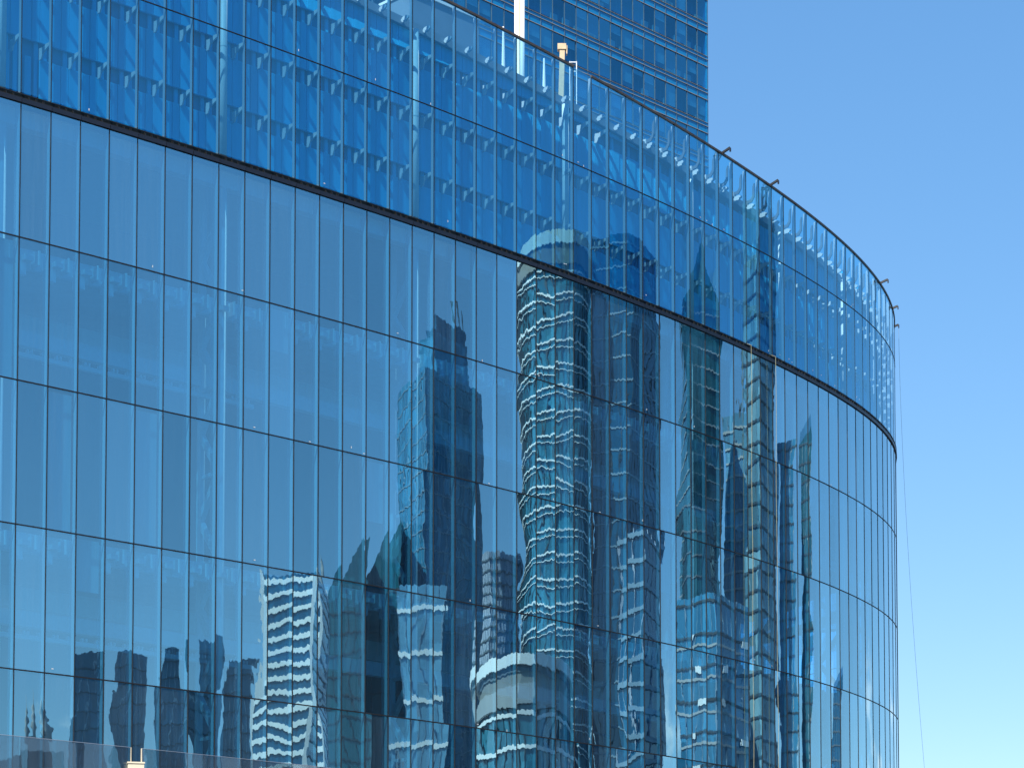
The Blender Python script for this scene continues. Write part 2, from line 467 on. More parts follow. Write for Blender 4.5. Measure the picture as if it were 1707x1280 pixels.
# vertical joints with the mullion post and fin behind
low_cap = MB().box(-0.018, 0.018, -0.022, 0.05, ROW[5], LEDGE_B).mesh('joint', M['gasket'])
low_post = MB().box(-0.04, 0.04, 0.055, 0.25, ROW[5], LEDGE_B).mesh('mullion', M['mullion_low'])
low_fin = MB().box(-0.012, 0.012, 0.305, 0.52, ROW[5], LEDGE_B).mesh('glass_fin', M['mullion'])
for n in range(-8, 70):
    mw = frame_at(n)
    j = link('mullion', low_post, hall, mw)
    c = link('joint', low_cap, hall, mw)
    up_h = rail_z(n) - 0.05
    p = obj('mullion', MB().box(-0.03, 0.03, 0.05, 0.21, LEDGE_T, up_h - 0.06), M['mullion'], screen, mw)
    obj('joint', MB().box(-0.012, 0.012, -0.012, 0.045, LEDGE_T + 0.02, up_h), M['gasket'], screen, mw)
M['fin_glass'] = glazing('fin_glass', 0.10, (0.8, 0.9, 1.0), (0.75, 0.85, 0.92), haze=0.10, haze_col=(0.45, 0.55, 0.62))
low_fin.materials[0] = M['fin_glass']
for n in range(-4, 56):
    link('glass_fin', low_fin, hall, frame_at(n))

# the dark ledge: black recess, fascia boards, thin rail and its little posts
obj('ledge_recess', ring(MB(), N0, N1 - 1, 0.06, 0.6, LEDGE_B, LEDGE_T + 0.02, 0.5), M['recess'], hall)
led = MB().box(-0.738, 0.738, -0.09, 0.05, 0.0, 0.20).mesh('fascia_board', M['fascia'])
post = MB().box(-0.02, 0.02, -0.06, 0.05, 0.202, 0.36).mesh('rail_post', M['black'])
for n in range(VA, 62):
    mw, L = frame(n, z=LEDGE_B)
    link('fascia_board', led, hall, mw)
    for sx in (-0.36, 0.0, 0.36):
        if -2 <= n <= 53: link('rail_post', post, hall, mw @ Matrix.Translation((sx, 0, 0)))
obj('ledge_rail', ring(MB(), VA, 62, -0.075, -0.035, LEDGE_B + 0.36, LEDGE_B + 0.40, 0.5), M['black'], hall)

# ---------------- behind the upper screen: panelled wall with recessed bands, brackets, columns, coping
BR = [MID + 2.8, MID - 0.27, MID - 3.36]
WD = 1.08        # depth of the panelled wall behind the glass
segs = [(LEDGE_T - 0.2, BR[2] - 0.42), (BR[2] + 0.35, BR[1] - 0.42), (BR[1] + 0.35, BR[0] - 0.42), (BR[0] + 0.35, None)]
for n in range(-4, 60):
    mw, L = frame(n, off=WD)
    for k, (z0, z1) in enumerate(segs):
        mb = MB()
        r = random.Random(n * 7 + k)
        cuts = [-L / 2, -L / 2 + L * 0.50, -L / 2 + L * 0.73, L / 2]
        for i in range(3):
            if k == 0 and n in (-1, 0) and i != (2 if n else 1): continue
            zt = z1 if z1 else coping_z(n + 0.5) - 0.32
            if zt - z0 < 0.05: continue
            d = [0.0, 0.035, 0.012][i]
            mb.box(cuts[i] + 0.012, cuts[i+1] - 0.012, d, d + 0.12, z0, zt)
        if mb.v: obj('wall_panel', mb, M['wall_panel'], screen, mw)
    # posts seen inside the bands
mbp = MB()
for n in range(-4, 60):
    for s in (0.18, 0.88):
        c = curve(n + s, WD + 0.2); d = curve(n + s + 0.13, WD + 0.2)
        e = curve(n + s + 0.13, WD + 0.3); f_ = curve(n + s, WD + 0.3)
        mbp.prism([c, d, e, f_], LEDGE_T - 0.2, BR[0] + 0.4)
obj('band_posts', mbp, M['wall_panel'], screen)
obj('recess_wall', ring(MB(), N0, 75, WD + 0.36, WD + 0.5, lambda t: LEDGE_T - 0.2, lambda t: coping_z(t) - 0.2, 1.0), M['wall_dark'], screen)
obj('coping', ring(MB(), N0, 75, WD - 0.22, WD + 0.75, lambda t: coping_z(t) - 0.42, lambda t: coping_z(t), 0.5), M['coping'], screen)
brm = MB().plate([(0.21, 0.04), (0.45, 0.06), (0.70, -0.02), (1.04, 0.02), (1.04, -0.52), (0.86, -0.52), (0.76, -0.30), (0.58, -0.22), (0.21, -0.10)], 0.07).mesh('bracket', M['bracket'])
knob = MB().plate([(0.30, 0.06), (0.50, 0.14), (0.78, 0.10), (0.88, -0.02), (0.78, -0.16), (0.50, -0.14), (0.30, -0.04)], 0.08).mesh('bracket_top', M['bracket'])
arm = MB().plate([(0.30, 0.0), (0.36, 0.0), (0.44, -0.2), (0.46, -0.75), (0.60, -0.95), (0.84, -0.98), (0.84, -1.16), (0.52, -1.14), (0.32, -0.86)], 0.07).mesh('parapet_arm', M['arm_steel'])
shoe = MB().box(-0.16, 0.16, 0.80, 1.02, -1.24, -0.98).mesh('arm_shoe', M['bracket'])
RB = random.Random(17)
for n in range(-4, 58):
    for z in BR:
        if z < coping_z(n) - 1.0:
            link('bracket', brm, screen, frame_at(n, z=z + RB.gauss(0, 0.012)) @ Matrix.Rotation(RB.gauss(0, 0.02), 4, 'Z'))
    link('bracket', knob, screen, frame_at(n, z=coping_z(n) - 0.22))
    if n >= 28:
        a = link('parapet_arm', arm, screen, frame_at(n, z=rail_z(n) - 0.28))
        link('arm_shoe', shoe, a)
# the brown top rail in lengths of one bay, one length missing
for n in range(-4, 64):
    if n == 23: continue
    mb = MB()
    ring(mb, n + 0.004, n + 0.996, -0.05, 0.10, lambda t: rail_z(t) - 0.07, lambda t: rail_z(t) + 0.05, 0.5)
    obj('top_rail', mb, M['rail'], screen)
# round columns: bright tubes standing between glass and wall
cols = [-0.75, 7.12, 15.2, 22.75, 30.35, 37.3, 43.6, 49.5]
for t in cols:
    c = curve(t + 0.35, 0.72)
    o = obj('column', MB().tube([(c.x, c.y, LEDGE_T), (c.x, c.y, coping_z(t) - 0.5)], 0.20, 14), M['column'], screen, smooth=True)
    o2 = obj('collar', MB().tube([(c.x, c.y, MID - 0.5), (c.x, c.y, MID - 0.42)], 0.215, 14), M['steel'], o)
# ---------------- behind the lower wall: lattice columns, slab edges, beams, back wall
for t in cols:
    c = curve(t + 0.45, 1.0); d = curve(t + 0.55, 2.75)
    o = empty('lattice_column', (0, 0, 0), hall)
    obj('chord', MB().tube([(c.x, c.y, 0), (c.x, c.y, LEDGE_B - 0.3)], 0.27, 14), M['column'], o, smooth=True)
    obj('chord', MB().tube([(d.x, d.y, 0), (d.x, d.y, LEDGE_B - 0.3)], 0.20, 12), M['steel'], o, smooth=True)
    mb = MB(); z = 6.0; sgn = 0
    while z < LEDGE_B - 2.5:
        p, q = (c, d) if sgn else (d, c)
        mb.bar((p.x, p.y, z), (q.x, q.y, z + 2.1), 0.27)
        if sgn: mb.bar((c.x, c.y, z), (d.x, d.y, z), 0.16)
        z += 2.1; sgn ^= 1
    obj('lattice', mb, M['steel'], o)
for zr in (ROW[1], ROW[3], ROW[5]):
    obj('floor_slab', ring(MB(), N0, 75, 1.3, 11.0, zr - 0.55, zr - 0.10, 1.0), M['concrete'], hall)
    edge = MB()
    ring(edge, N0, 75, 1.05, 1.28, zr - 0.95, zr - 0.06, 1.0)
    obj('slab_edge', edge, M['steel'], hall)
    tb = MB().box(-0.5, 0.02, 0.75, 1.04, -1.35, -0.75).box(-0.2, 0.25, 0.5, 1.03, -0.72, -0.5).box(0.42, 0.5, 0.35, 1.03, -0.9, -0.25).mesh('slab_bracket', M['steel'])
    for n in range(-4, 58):
        link('slab_bracket', tb, hall, frame(n, z=zr)[0])
    obj('ceiling_beam', ring(MB(), N0, 75, 2.6, 3.0, zr - 3.9, zr - 3.2, 1.0), M['steel'], hall)
    pipe = MB()
    ring(pipe, -3, 9.5, 2.2, 2.4, zr - 4.55, zr - 4.35, 0.5)
    for n in range(-6, 19):
        c = frame_at(n / 2 + 0.2, 2.15, zr - 4.35)
        for (x0, x1) in ((-0.14, -0.06), (0.06, 0.14)):
            pts = [c @ Vector(p) for p in ((x0, 0, 0), (x1, 0, 0), (x1, .2, 0), (x0, .2, 0), (x0, 0, .16), (x1, 0, .16), (x1, .2, .16), (x0, .2, .16))]
            pipe.quadbox(pts)
    obj('service_rail', pipe, M['column'], hall)
    obj('ceiling_duct', ring(MB(), N0, 75, 5.0, 6.2, zr - 2.6, zr - 1.6, 1.0), M['steel'], hall)
obj('head_beam', ring(MB(), N0, 75, 0.70, 1.2, LEDGE_B - 0.75, LEDGE_B - 0.02, 1.0), M['steel'], hall)
obj('hall_back_wall', ring(MB(), N0, 75, 11.0, 11.3, 0.0, LEDGE_T - 0.3, 1.0), M['hall_wall'], hall)
obj('roof_slab', ring(MB(), N0, 75, 0.62, 11.3, LEDGE_B + 0.05, LEDGE_B + 0.45, 1.0), M['concrete'], hall)
for n, k, dr in ((1, 2, 1.0), (4, 2, 1.0), (-1, 1, 1.0), (24, 0, 0.7), (9, 1, 0.35), (13, 2, 0.5), (19, 3, 0.6), (11, 4, 0.8), (2, 3, 0.4), (28, 2, 0.55), (33, 3, 0.8), (17, 0, 0.3), (36, 1, 0.5)):
    mw, L = frame(n, off=0.30)
    zt, zb = lows[k]; zb = zt - (zt - zb) * dr
    obj('roller_blind', MB().box(-L / 2 + 0.1, L / 2 - 0.1, 0.05, 0.07, zb + 0.1, zt - 0.1), M['blind'], hall, mw)
# roof deck and podium
poly = [curve(N0 + i, 1.5) for i in range(0, 88)]
deck = MB().prism([(p.x, p.y) for p in poly], MID + 0.6, MID + 0.9)
obj('roof_deck', deck, M['roofing'], screen)
TER = Z4 - HR4 + 11.20           # terrace level
pod = MB()
ring(pod, N0, 60, -5.6, 0.5, 0.0, TER, 1.0)
tag(obj('podium_terrace', pod, M['paving']), 'stone podium terrace in front of the glass wall', kind='structure')

# ------------------------------------------------------------------ balustrade and pier on the terrace
def ray(x, y):
    d = Vector(((x - 853.5) / F_PX, 1.0, (CY - y) / F_PX))
    c, s = math.cos(PITCH), math.sin(PITCH)
    return Vector((d.x, d.y * c - d.z * s, d.y * s + d.z * c))
def hit_curve(x, off=0.0):
    """parameter t where the vertical plane through picture column x (near mid height) meets the curve"""
    r = ray(x, 640); best, bt = 9, 0
    for i in range(0, 1300):
        t = -10 + i * 0.05
        c = curve(t, off)
        e = abs(c.x / c.y - r.x / r.y)
        if e < best: best, bt = e, t
        if c.x / c.y > r.x / r.y: break
    return bt
BO = -5.0
def balustrade(x0, x1, label, grp):
    b = empty('glass_balustrade', tuple(curve(hit_curve(x0, BO), BO)) [:2] + (TER,))
    tag(b, label, 'balustrade', grp)
    iv = Matrix.Translation(-b.location)
    ta, tb = hit_curve(x0, BO), hit_curve(x1, BO)
    k = max(1, int(round((tb - ta) / 1.9)))
    for i in range(k):
        a, c = ta + (tb - ta) * i / k, ta + (tb - ta) * (i + 1) / k
        obj('glass_panel', ring(MB(), a + 0.012, c - 0.012, BO, BO + 0.02, TER + 0.06, TER + 1.72, 4), M['glass_balustrade'], b, iv)
    obj('base_shoe', ring(MB(), ta, tb, BO - 0.05, BO + 0.07, TER, TER + 0.10, 1), M['fascia'], b, iv)
    obj('edge_strip', ring(MB(), ta, tb, BO - 0.006, BO + 0.026, TER + 1.722, TER + 1.738, 1), M['mullion'], b, iv)
    for t in (ta, tb):
        obj('end_strip', ring(MB(), t - 0.012, t + 0.012, BO - 0.012, BO + 0.035, TER + 0.05, TER + 1.73, 1), M['cream'], b, iv)
balustrade(-160, 224, 'frosted glass balustrade left of the cream pier, at the bottom edge', 'terrace balustrades')
balustrade(241, 620, 'frosted glass balustrade right of the cream pier, at the bottom edge', 'terrace balustrades')
tp = hit_curve(231, BO)
pr = empty('terrace_pier', tuple(curve(tp, BO))[:2] + (TER,))
tag(pr, 'sunlit cream stone pier in the gap between two glass balustrades', 'pier')
pr.rotation_euler = (0, 0, math.radians(14))
obj('pier_shaft', MB().box(-0.34, 0.34, -0.34, 0.34, 0.0, 1.02), M['cream'], pr)
obj('pier_cap', MB().box(-0.37, 0.37, -0.37, 0.37, 1.022, 1.09), M['cream'], pr)

# ------------------------------------------------------------------ ropes
def rope(pts, r, mat, label, cat='rope', grp=None):
    o = obj('rope', MB().tube(pts, r, 6), mat); tag(o, label, cat, grp); return o
for x, lab in ((1245, 'yellow rope hanging down the lower glass, the one nearer the centre'), (1286, 'pale yellow rope hanging down the lower glass, the one nearer the curved edge')):
    t = hit_curve(x)
    c = curve(t, -0.30); k = curve(t, 0.0)
    pts = [(k.x, k.y, LEDGE_B + 0.44), (c.x, c.y, LEDGE_B + 0.30)] + [(c.x + 0.02 * math.sin(i), c.y, LEDGE_B - 0.1 - i * 1.6) for i in range(0, 20)]
    rope(pts, 0.014, M['rope_yellow'], lab, grp='climbing ropes')
rb = []
t = 53.6
c = curve(t, -0.32)
for i in range(24):
    q = i / 23
    rb.append((c.x + 2.2 * q ** 1.6, c.y, rail_z(t) + 0.1 - 40 * q))
rope(rb, 0.009, M['rope_grey'], 'thin grey cable hanging free against the sky beside the curved edge', 'cable')

# ------------------------------------------------------------------ davit arms on the rim
def davit(t, label, tip=-1.12):
    z = coping_z(t)
    d = empty('davit_arm', (curve(t, 0.6).x, curve(t, 0.6).y, z)); d.rotation_euler = (0, 0, heading(t))
    tag(d, label, 'davit', 'davits along the rim')
    h = rail_z(t) - z
    obj('post', MB().box(-0.05, 0.05, -0.05, 0.05, 0, h + 0.05).box(-0.05, 0.05, -0.30, -0.22, 0.2, h - 0.05).box(-0.05, 0.05, -0.22, -0.05, 0.2, 0.28), M['fascia'], d)
    obj('boom', MB().bar((0, 0.05, h - 0.15), (0, tip, h + 0.24), 0.10, 0.13).bar((0, 0.02, h - 0.75), (0, -0.55, h + 0.0), 0.06), M['black'], d)
    obj('hook', MB().box(-0.04, 0.04, tip - 0.05, tip + 0.03, h + 0.0, h + 0.22), M['fascia'], d)
davit(32.3, 'dark davit arm on the rim just past the far tower corner, highest on the sky')
davit(35.95, 'dark davit arm on the rim, second down from the tower corner')
davit(47.9, 'dark davit arm on the rim where the curve steepens')
davit(51.2, 'dark davit arm at the curved edge, second from the lowest', -0.95)
davit(53.6, 'lowest dark davit arm at the very curved edge of the rim', -0.92)

# ------------------------------------------------------------------ things standing on the roof
RD = MID + 0.9
def at_px(x, y, dist):
    r = ray(x, y); return Vector((r.x / r.y * dist, dist, CAM_H + r.z / r.y * dist))
p = at_px(866, 60, 131)
mast = empty('white_roof_mast', (p.x, p.y, RD)); tag(mast, 'thick white mast rising from the roof in front of the tower', 'mast')
obj('tube', MB().tube([(0, 0, 0), (0, 0, 12)], 0.30, 20), M['white'], mast, smooth=True)
obj('seam_strip', MB().box(-0.03, 0.03, -0.325, -0.28, 0.6, 12), M['beige'], mast)
obj('base_ring', MB().tube([(0, 0, 0), (0, 0, 0.5)], 0.45, 20), M['steel'], mast)
p = at_px(934, 122, 132.5); q = at_px(937, 75, 132.5)
bp = empty('beige_jib_post', (p.x, p.y, RD)); tag(bp, 'sunlit beige jib post with a boxy head sticking up over the rail', 'jib')
hh = q.z - RD
obj('post', MB().bar((-0.15, 0, 0), (0.12, 0, hh - 0.2), 0.30), M['beige'], bp)
obj('head', MB().box(-0.16, 0.34, -0.2, 0.2, hh - 0.34, hh).box(0.343, 0.41, -0.15, 0.15, hh - 0.6, hh - 0.1), M['beige'], bp)
obj('ladder', MB().bar((0.55, 0, 0), (0.55, 0, hh - 1.0), 0.05).bar((0.95, 0, 0), (0.95, 0, hh - 1.0), 0.05).bar((0.55, 0, hh - 1.05), (0.95, 0, hh - 1.05), 0.05).bar((0.55, 0, hh - 1.6), (0.95, 0, hh - 1.6), 0.05), M['steel'], bp)
for x, y, yt, lab in ((839, 84, 45, 'small white vent spike on the roof beside the thick mast'), (907, 122, 98, 'small white vent spike on the roof beside the beige jib')):
    p = at_px(x, y, 130); z1 = at_px(x, yt, 130).z - RD
    v = empty('vent_spike', (p.x, p.y, RD)); tag(v, lab, 'vent', 'roof vents')
    obj('spike', MB().tube([(0, 0, 0), (0, 0, z1 * 0.7), (0, 0, z1)], [0.13, 0.12, 0.05], 8), M['white'], v)
    obj('collar', MB().tube([(0, 0, z1 * 0.62), (0, 0, z1 * 0.68)], 0.22, 8), M['white'], v)
p = at_px(745, 40, 124); 
rh = empty('roof_housing', (p.x, p.y, RD)); rh.rotation_euler = (0, 0, heading(16)); tag(rh, 'pale grey plant housing on the roof behind the glass parapet', 'housing')
zt = at_px(745, 12, 124).z - RD
obj('housing_wall', MB().box(-2.6, 2.4, 0, 2.5, 0, zt), M['coping'], rh)
obj('housing_lid', MB().box(-2.7, 2.5, -0.1, 2.6, zt + 0.003, zt + 0.15), M['white'], rh)
tb = MB(); rr = random.Random(3)
p = at_px(940, 128, 132)
for i in range(7):
    for j in range(5):
        tb.v.append((-0.9 + i * 0.3 + rr.uniform(-.05, .05), -0.5 + j * 0.25, 0.75 * math.sin(i / 6 * 3.14) * math.sin(j / 4 * 3.14) ** 0.5 + rr.uniform(0, 0.22)))
for i in range(6):
    for j in range(4):
        a = i * 5 + j; tb.f.append((a, a + 5, a + 6, a + 1))
o = obj('tarpaulin', tb, M['tarp']); o.location = (p.x + 0.5, p.y, coping_z(22) - 0.15); tag(o, 'crumpled blue tarpaulin on the roof edge beside the jib post', 'tarpaulin')

# ------------------------------------------------------------------ the office tower behind
TD = 249.0
cr = ray(1180, 200)
corner = Vector((cr.x / cr.y * TD, TD, 0))
tw = empty('office_tower', tuple(corner)); tag(tw, 'tall blue glass office tower with beige floor lines behind the curved building', 'tower')
th = math.radians(45)
tw.rotation_euler = (0, 0, th)           # local -x runs along the front away from the corner, +y is depth
FH, BW = 3.75, 1.755
NB = 30
ztop_line = at_px(1180, 0 + 195 / 4.27, TD).z     # a floor line measured in the picture
M['tw_glass'] = glazing('tower_window_glass', 0.30, (0.20, 0.74, 1.0), (0.30, 0.68, 0.90), fine=0.0012, pvar=0.10)
M['tw_spandrel'] = principled('tower_spandrel', (0.008, 0.25, 0.54), 0.18, var=0.2, scale=0.6, spec=0.5)
M['tw_line'] = principled('tower_floor_line', (0.34, 0.32, 0.29), 0.5, 0.1, var=0.15, scale=1)
M['tw_mull'] = principled('tower_mullion', (0.07, 0.14, 0.21), 0.4, 0.2, var=0.1, scale=1)
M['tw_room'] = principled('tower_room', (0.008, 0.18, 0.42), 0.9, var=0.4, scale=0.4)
M['tw_blind'] = principled('tower_blind', (0.34, 0.50, 0.56), 0.9, var=0.1, scale=2)
M['tw_box'] = principled('tower_cabinet', (0.50, 0.48, 0.40), 0.8, var=0.2, scale=1)
k_top = 3
zs = [ztop_line + FH * k for k in range(-5, k_top + 2)]
tbot, tht = 0.0, zs[-1] + 14
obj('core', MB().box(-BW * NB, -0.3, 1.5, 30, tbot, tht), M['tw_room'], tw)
obj('side_wall', MB().box(-0.28, 0.0, 0.0, 30, tbot, tht), M['tw_spandrel'], tw)
win = MB(); win.v = [(-BW / 2 + .04, 0, 0), (BW / 2 - .04, 0, 0), (BW / 2 - .04, 0, 2.40), (-BW / 2 + .04, 0, 2.40)]; win.f = [(0, 1, 2, 3)]
win = win.mesh('window', M['tw_glass'])
spn = MB().box(-BW / 2 + 0.03, BW / 2 - 0.03, 0.02, 0.2, 0.0, 0.72).mesh('spandrel', M['tw_spandrel'])
spn2 = MB().box(-BW / 2 + 0.03, BW / 2 - 0.03, 0.02, 0.2, 0.0, 0.40).mesh('spandrel', M['tw_spandrel'])
rw = random.Random(21)
blinds = [MB().box(-BW / 2 + .06, BW / 2 - .06, 0.12, 0.14, 2.4 - d, 2.38).mesh('blind', M['tw_blind']) for d in (0.5, 0.9, 1.3, 1.8, 2.3)]
cab = MB().box(-BW / 2 + .1, BW / 2 - .1, 0.3, 0.6, 0.0, 0.5).mesh('cabinet', M['tw_box'])
cab2 = MB().box(-BW / 2 + .1, 0.2, 0.3, 0.6, 0.0, 0.8).mesh('cabinet', M['tw_blind'])
for k, z in enumerate(zs):
    # z: upper floor line; spandrel below it, lower line, window, strip
    obj('floor_line', MB().box(-BW * NB, 0.06, -0.06, 0.05, z - 0.03, z + 0.03), M['tw_line'], tw)
    obj('floor_line', MB().box(-BW * NB, 0.06, -0.06, 0.05, z - 0.79, z - 0.73), M['tw_line'], tw)
    obj('floor_line', MB().box(-BW * NB, 0.06, -0.05, 0.05, z + 0.385, z + 0.425), M['tw_line'], tw)
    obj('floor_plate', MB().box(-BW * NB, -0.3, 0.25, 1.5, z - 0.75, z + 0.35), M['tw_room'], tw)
    for b in range(NB):
        xc = -BW * (b + 0.5)
        if b < NB - 3:
            wo = link('window', win, tw, Matrix.Translation((xc, 0.03, z - 0.80 - 2.40)))
            wo.rotation_euler = (rw.gauss(0, 0.004), 0, rw.gauss(0, 0.004))
            if rw.random() < 0.72:
                link('blind', rw.choice(blinds), wo)
            if rw.random() < 0.5:
                link('cabinet', rw.choice((cab, cab2)), wo)
        link('spandrel', spn, tw, Matrix.Translation((xc, 0, z - 0.72)))
        link('spandrel', spn2, tw, Matrix.Translation((xc, 0, z)))
mu = MB()
for b in range(NB + 1):
    mu.box(-BW * b - 0.035, -BW * b + 0.035, -0.04, 0.15, tbot, tht)
    if b < NB: mu.box(-BW * b - 0.6, -BW * b - 0.57, 0.22, 0.24, tbot, tht)
obj('mullions', mu, M['tw_mull'], tw)['kind'] = 'stuff'
obj('lower_wall', MB().box(-BW * NB, -0.3, 0.02, 1.4, tbot, zs[0] - 3.3), M['tw_spandrel'], tw)
obj('upper_wall', MB().box(-BW * NB, -0.3, 0.02, 1.4, zs[-1] + 0.5, tht), M['tw_spandrel'], tw)

# ------------------------------------------------------------------ the city the glass mirrors
def refl(x, d, off=0.0):
    """where the mirror direction of picture column x lands d metres from the glass; also the path length"""
    t = hit_curve(x)
    c = curve(t); v = Vector((c.x, c.y, 0)); L0 = v.length; v = v / L0
    a = heading(t)
    n = Vector((math.sin(a), -math.cos(a), 0))
    r = v - 2 * v.dot(n) * n
    return c + r * d, L0 + d, r
def height(x, y, L):
    r = ray(x, y)
    return CAM_H + L * r.z / math.hypot(r.x, r.y)

def footprint(pts, depth):
    """pts: [(picture x, distance)] along the side that faces the glass"""
    front = []; back = []
    for x, d in pts:
        p, L, r = refl(x, d); front.append(p)
    p0, _, r0 = refl(pts[0][0], pts[0][1]); p1, _, r1 = refl(pts[-1][0], pts[-1][1])
    ax = (r0 + r1).normalized()
    return [(p.x, p.y) for p in front] + [((p1 + ax * depth).x, (p1 + ax * depth).y), ((p0 + ax * depth).x, (p0 + ax * depth).y)]
def ccw(poly):
    A = sum(poly[i][0] * poly[(i+1) % len(poly)][1] - poly[(i+1) % len(poly)][0] * poly[i][1] for i in range(len(poly)))
    return poly if A > 0 else poly[::-1]
def grow(poly, g):
    """offset a convex ccw polygon outward"""
    n = len(poly); out = []
    for i in range(n):
        p0, p, p1 = Vector(poly[i-1]), Vector(poly[i]), Vector(poly[(i+1) % n])
        e0, e1 = (p - p0).normalized(), (p1 - p).normalized()
        n0, n1 = Vector((e0.y, -e0.x)), Vector((e1.y, -e1.x))
        b = (n0 + n1); b = b / max(0.2, b.length_squared) * 2 if b.length > 1e-6 else n0
        q = p + b * g * (1 / max(0.3, 1)) ; out.append((q.x, q.y))
    return out
def smooth_poly(poly, it=2):
    for _ in range(it):
        q = []
        for i in range(len(poly)):
            a, b = Vector(poly[i]), Vector(poly[(i+1) % len(poly)])
            q += [tuple(a * .75 + b * .25), tuple(a * .25 + b * .75)]
        poly = q
    return poly

def tower(name, label, pts, ytop, glass, depth=30, floor=3.8, band=0.55, band_mat=None, proud=0.25, mull=2.5, mull_mat=None,
          rnd=0, thin=None, crown=None, tops=None, edges=None, base=0.0, twist=0.0):
    poly = ccw(footprint(pts, depth))
    if rnd: poly = smooth_poly(poly, rnd)
    xm = sum(p[0] for p in pts) / len(pts); dm = sum(p[1] for p in pts) / len(pts)
    L = refl(xm, dm)[1]
    zt = height(xm, ytop, L)
    cx, cy_ = sum(p[0] for p in poly) / len(poly), sum(p[1] for p in poly) / len(poly)
    loc = [(p[0] - cx, p[1] - cy_) for p in poly]
    o = empty(name, (cx, cy_, 0)); tag(o, label, 'tower', 'mirrored city towers')
    def tw_at(pp, z):
        if not twist: return pp
        a = math.radians(twist) * z / zt
        return [(p[0] * math.cos(a) - p[1] * math.sin(a), p[0] * math.sin(a) + p[1] * math.cos(a)) for p in pp]
    if twist:
        mb = MB(); z = 0
        while z < zt:
            mb.prism(tw_at(loc, z), z, min(zt, z + floor)); z += floor
        obj('glass_body', mb, glass, o)
    else:
        tp = None
        if tops:
            lo = min(range(len(loc)), key=lambda i: 0)
            ds = [p[0] * tops[0] + p[1] * tops[1] for p in loc]
            mn, mx_ = min(ds), max(ds)
            tp = [zt + tops[2] * ((d - mn) / (mx_ - mn + 1e-6)) for d in ds]
        obj('glass_body', MB().prism(loc, base, zt, tp), glass, o)
    if band_mat:
        mb = MB(); z = floor; g1 = grow(loc, proud)
        while z < zt - 0.2:
            mb.prism(tw_at(g1, z), z - band / 2, z + band / 2)
            z += floor
        obj('floor_bands', mb, band_mat, o)['kind'] = 'stuff'
    if thin:
        mb = MB(); z = floor; g1 = grow(loc, proud * 0.9)
        while z < zt - 1:
            mb.prism(tw_at(g1, z), z - thin[1] - thin[0], z - thin[1]); z += floor
        obj('thin_bands', mb, thin[2], o)['kind'] = 'stuff'
    if mull and mull_mat and not twist:
        mb = MB(); n = len(loc)
        for i in range(n):
            a, b = Vector(loc[i]), Vector(loc[(i+1) % n]); e = b - a
            k = max(1, int(round(e.length / mull)))
            u = e.normalized() * 0.09; nn = Vector((e.y, -e.x)).normalized() * (proud * 0.6)
            for j in range(k):
                p = a + e * (j / k)
                mb.prism([tuple(p - u), tuple(p - u + nn), tuple(p + u + nn), tuple(p + u)][::-1], base, zt)
        obj('mullions', mb, mull_mat, o)['kind'] = 'stuff'
    if crown:
        z = zt
        for (h, g_, m_) in crown:
            obj('crown', MB().prism(grow(loc, g_), z, z + h - 0.003), m_, o); z += h
    if edges:
        mb = MB()
        for i in range(len(loc)):
            p = loc[i]; mb.box(p[0] - .7, p[0] + .7, p[1] - .7, p[1] + .7, base, zt + 1)
        obj('corner_piers', mb, edges, o)
    o['top'] = zt
    return o, loc, zt, L

M['g_teal'] = tower_glass('teal_tower_glass', (0.05, 0.25, 0.35), 0.6, (0.004, 0.06, 0.10))
M['g_blue'] = tower_glass('blue_tower_glass', (0.05, 0.28, 0.48), 0.6, (0.004, 0.07, 0.14))
M['g_dark'] = tower_glass('dark_tower_glass', (0.008, 0.11, 0.22), 0.5, (0.002, 0.04, 0.10))
M['g_green'] = tower_glass('green_tower_glass', (0.02, 0.13, 0.17), 0.5, (0.003, 0.045, 0.065))
M['g_pale'] = tower_glass('pale_tower_glass', (0.18, 0.40, 0.56), 0.6, (0.05, 0.15, 0.26))
M['g_win'] = tower_glass('windowed_tower_glass', (0.24, 0.42, 0.50), 0.5, (0.006, 0.05, 0.09), cell=(3.2, 4.0), var=0.9)
M['t_white'] = principled('tower_white_band', (0.84, 0.84, 0.84), 0.6, var=0.05, scale=0.2)
M['t_grey'] = principled('tower_grey_band', (0.36, 0.38, 0.40), 0.6, var=0.1, scale=0.2)
M['t_dark'] = principled('tower_dark_line', (0.03, 0.05, 0.07), 0.5, var=0.2, scale=0.3)
M['t_brown'] = principled('tower_brown_band', (0.22, 0.22, 0.21), 0.7, var=0.15, scale=0.3)
M['t_lav'] = principled('tower_lavender', (0.40, 0.44, 0.54), 0.7, var=0.15, scale=0.3)
M['t_bluegrey'] = principled('tower_blue_line', (0.20, 0.30, 0.40), 0.5, var=0.1, scale=0.3)
M['t_slate'] = principled('church_slate', (0.12, 0.15, 0.18), 0.8, var=0.2, scale=1)

# the big white lined tower and its dark wing
tower('white_lined_tower', 'rounded teal tower with wavy white floor lines, largest reflection in the glass',
      [(868, 270), (905, 258), (985, 256)], 450, M['g_teal'], 34, 4.0, 0.30, M['t_white'], 0.35, 1.6, M['t_dark'], rnd=2,
      thin=(0.13, 1.1, M['t_white']), crown=[(3.2, 0.5, M['t_brown']), (2.2, 0.9, M['t_white'])])
tower('dark_wing_tower', 'dark blue tower wing reflected beside the white lined tower',
      [(985, 268), (1050, 262), (1098, 275)], 408, M['g_dark'], 30, 4.0, 0.30, M['t_bluegrey'], 0.15, 1.8, M['t_dark'])
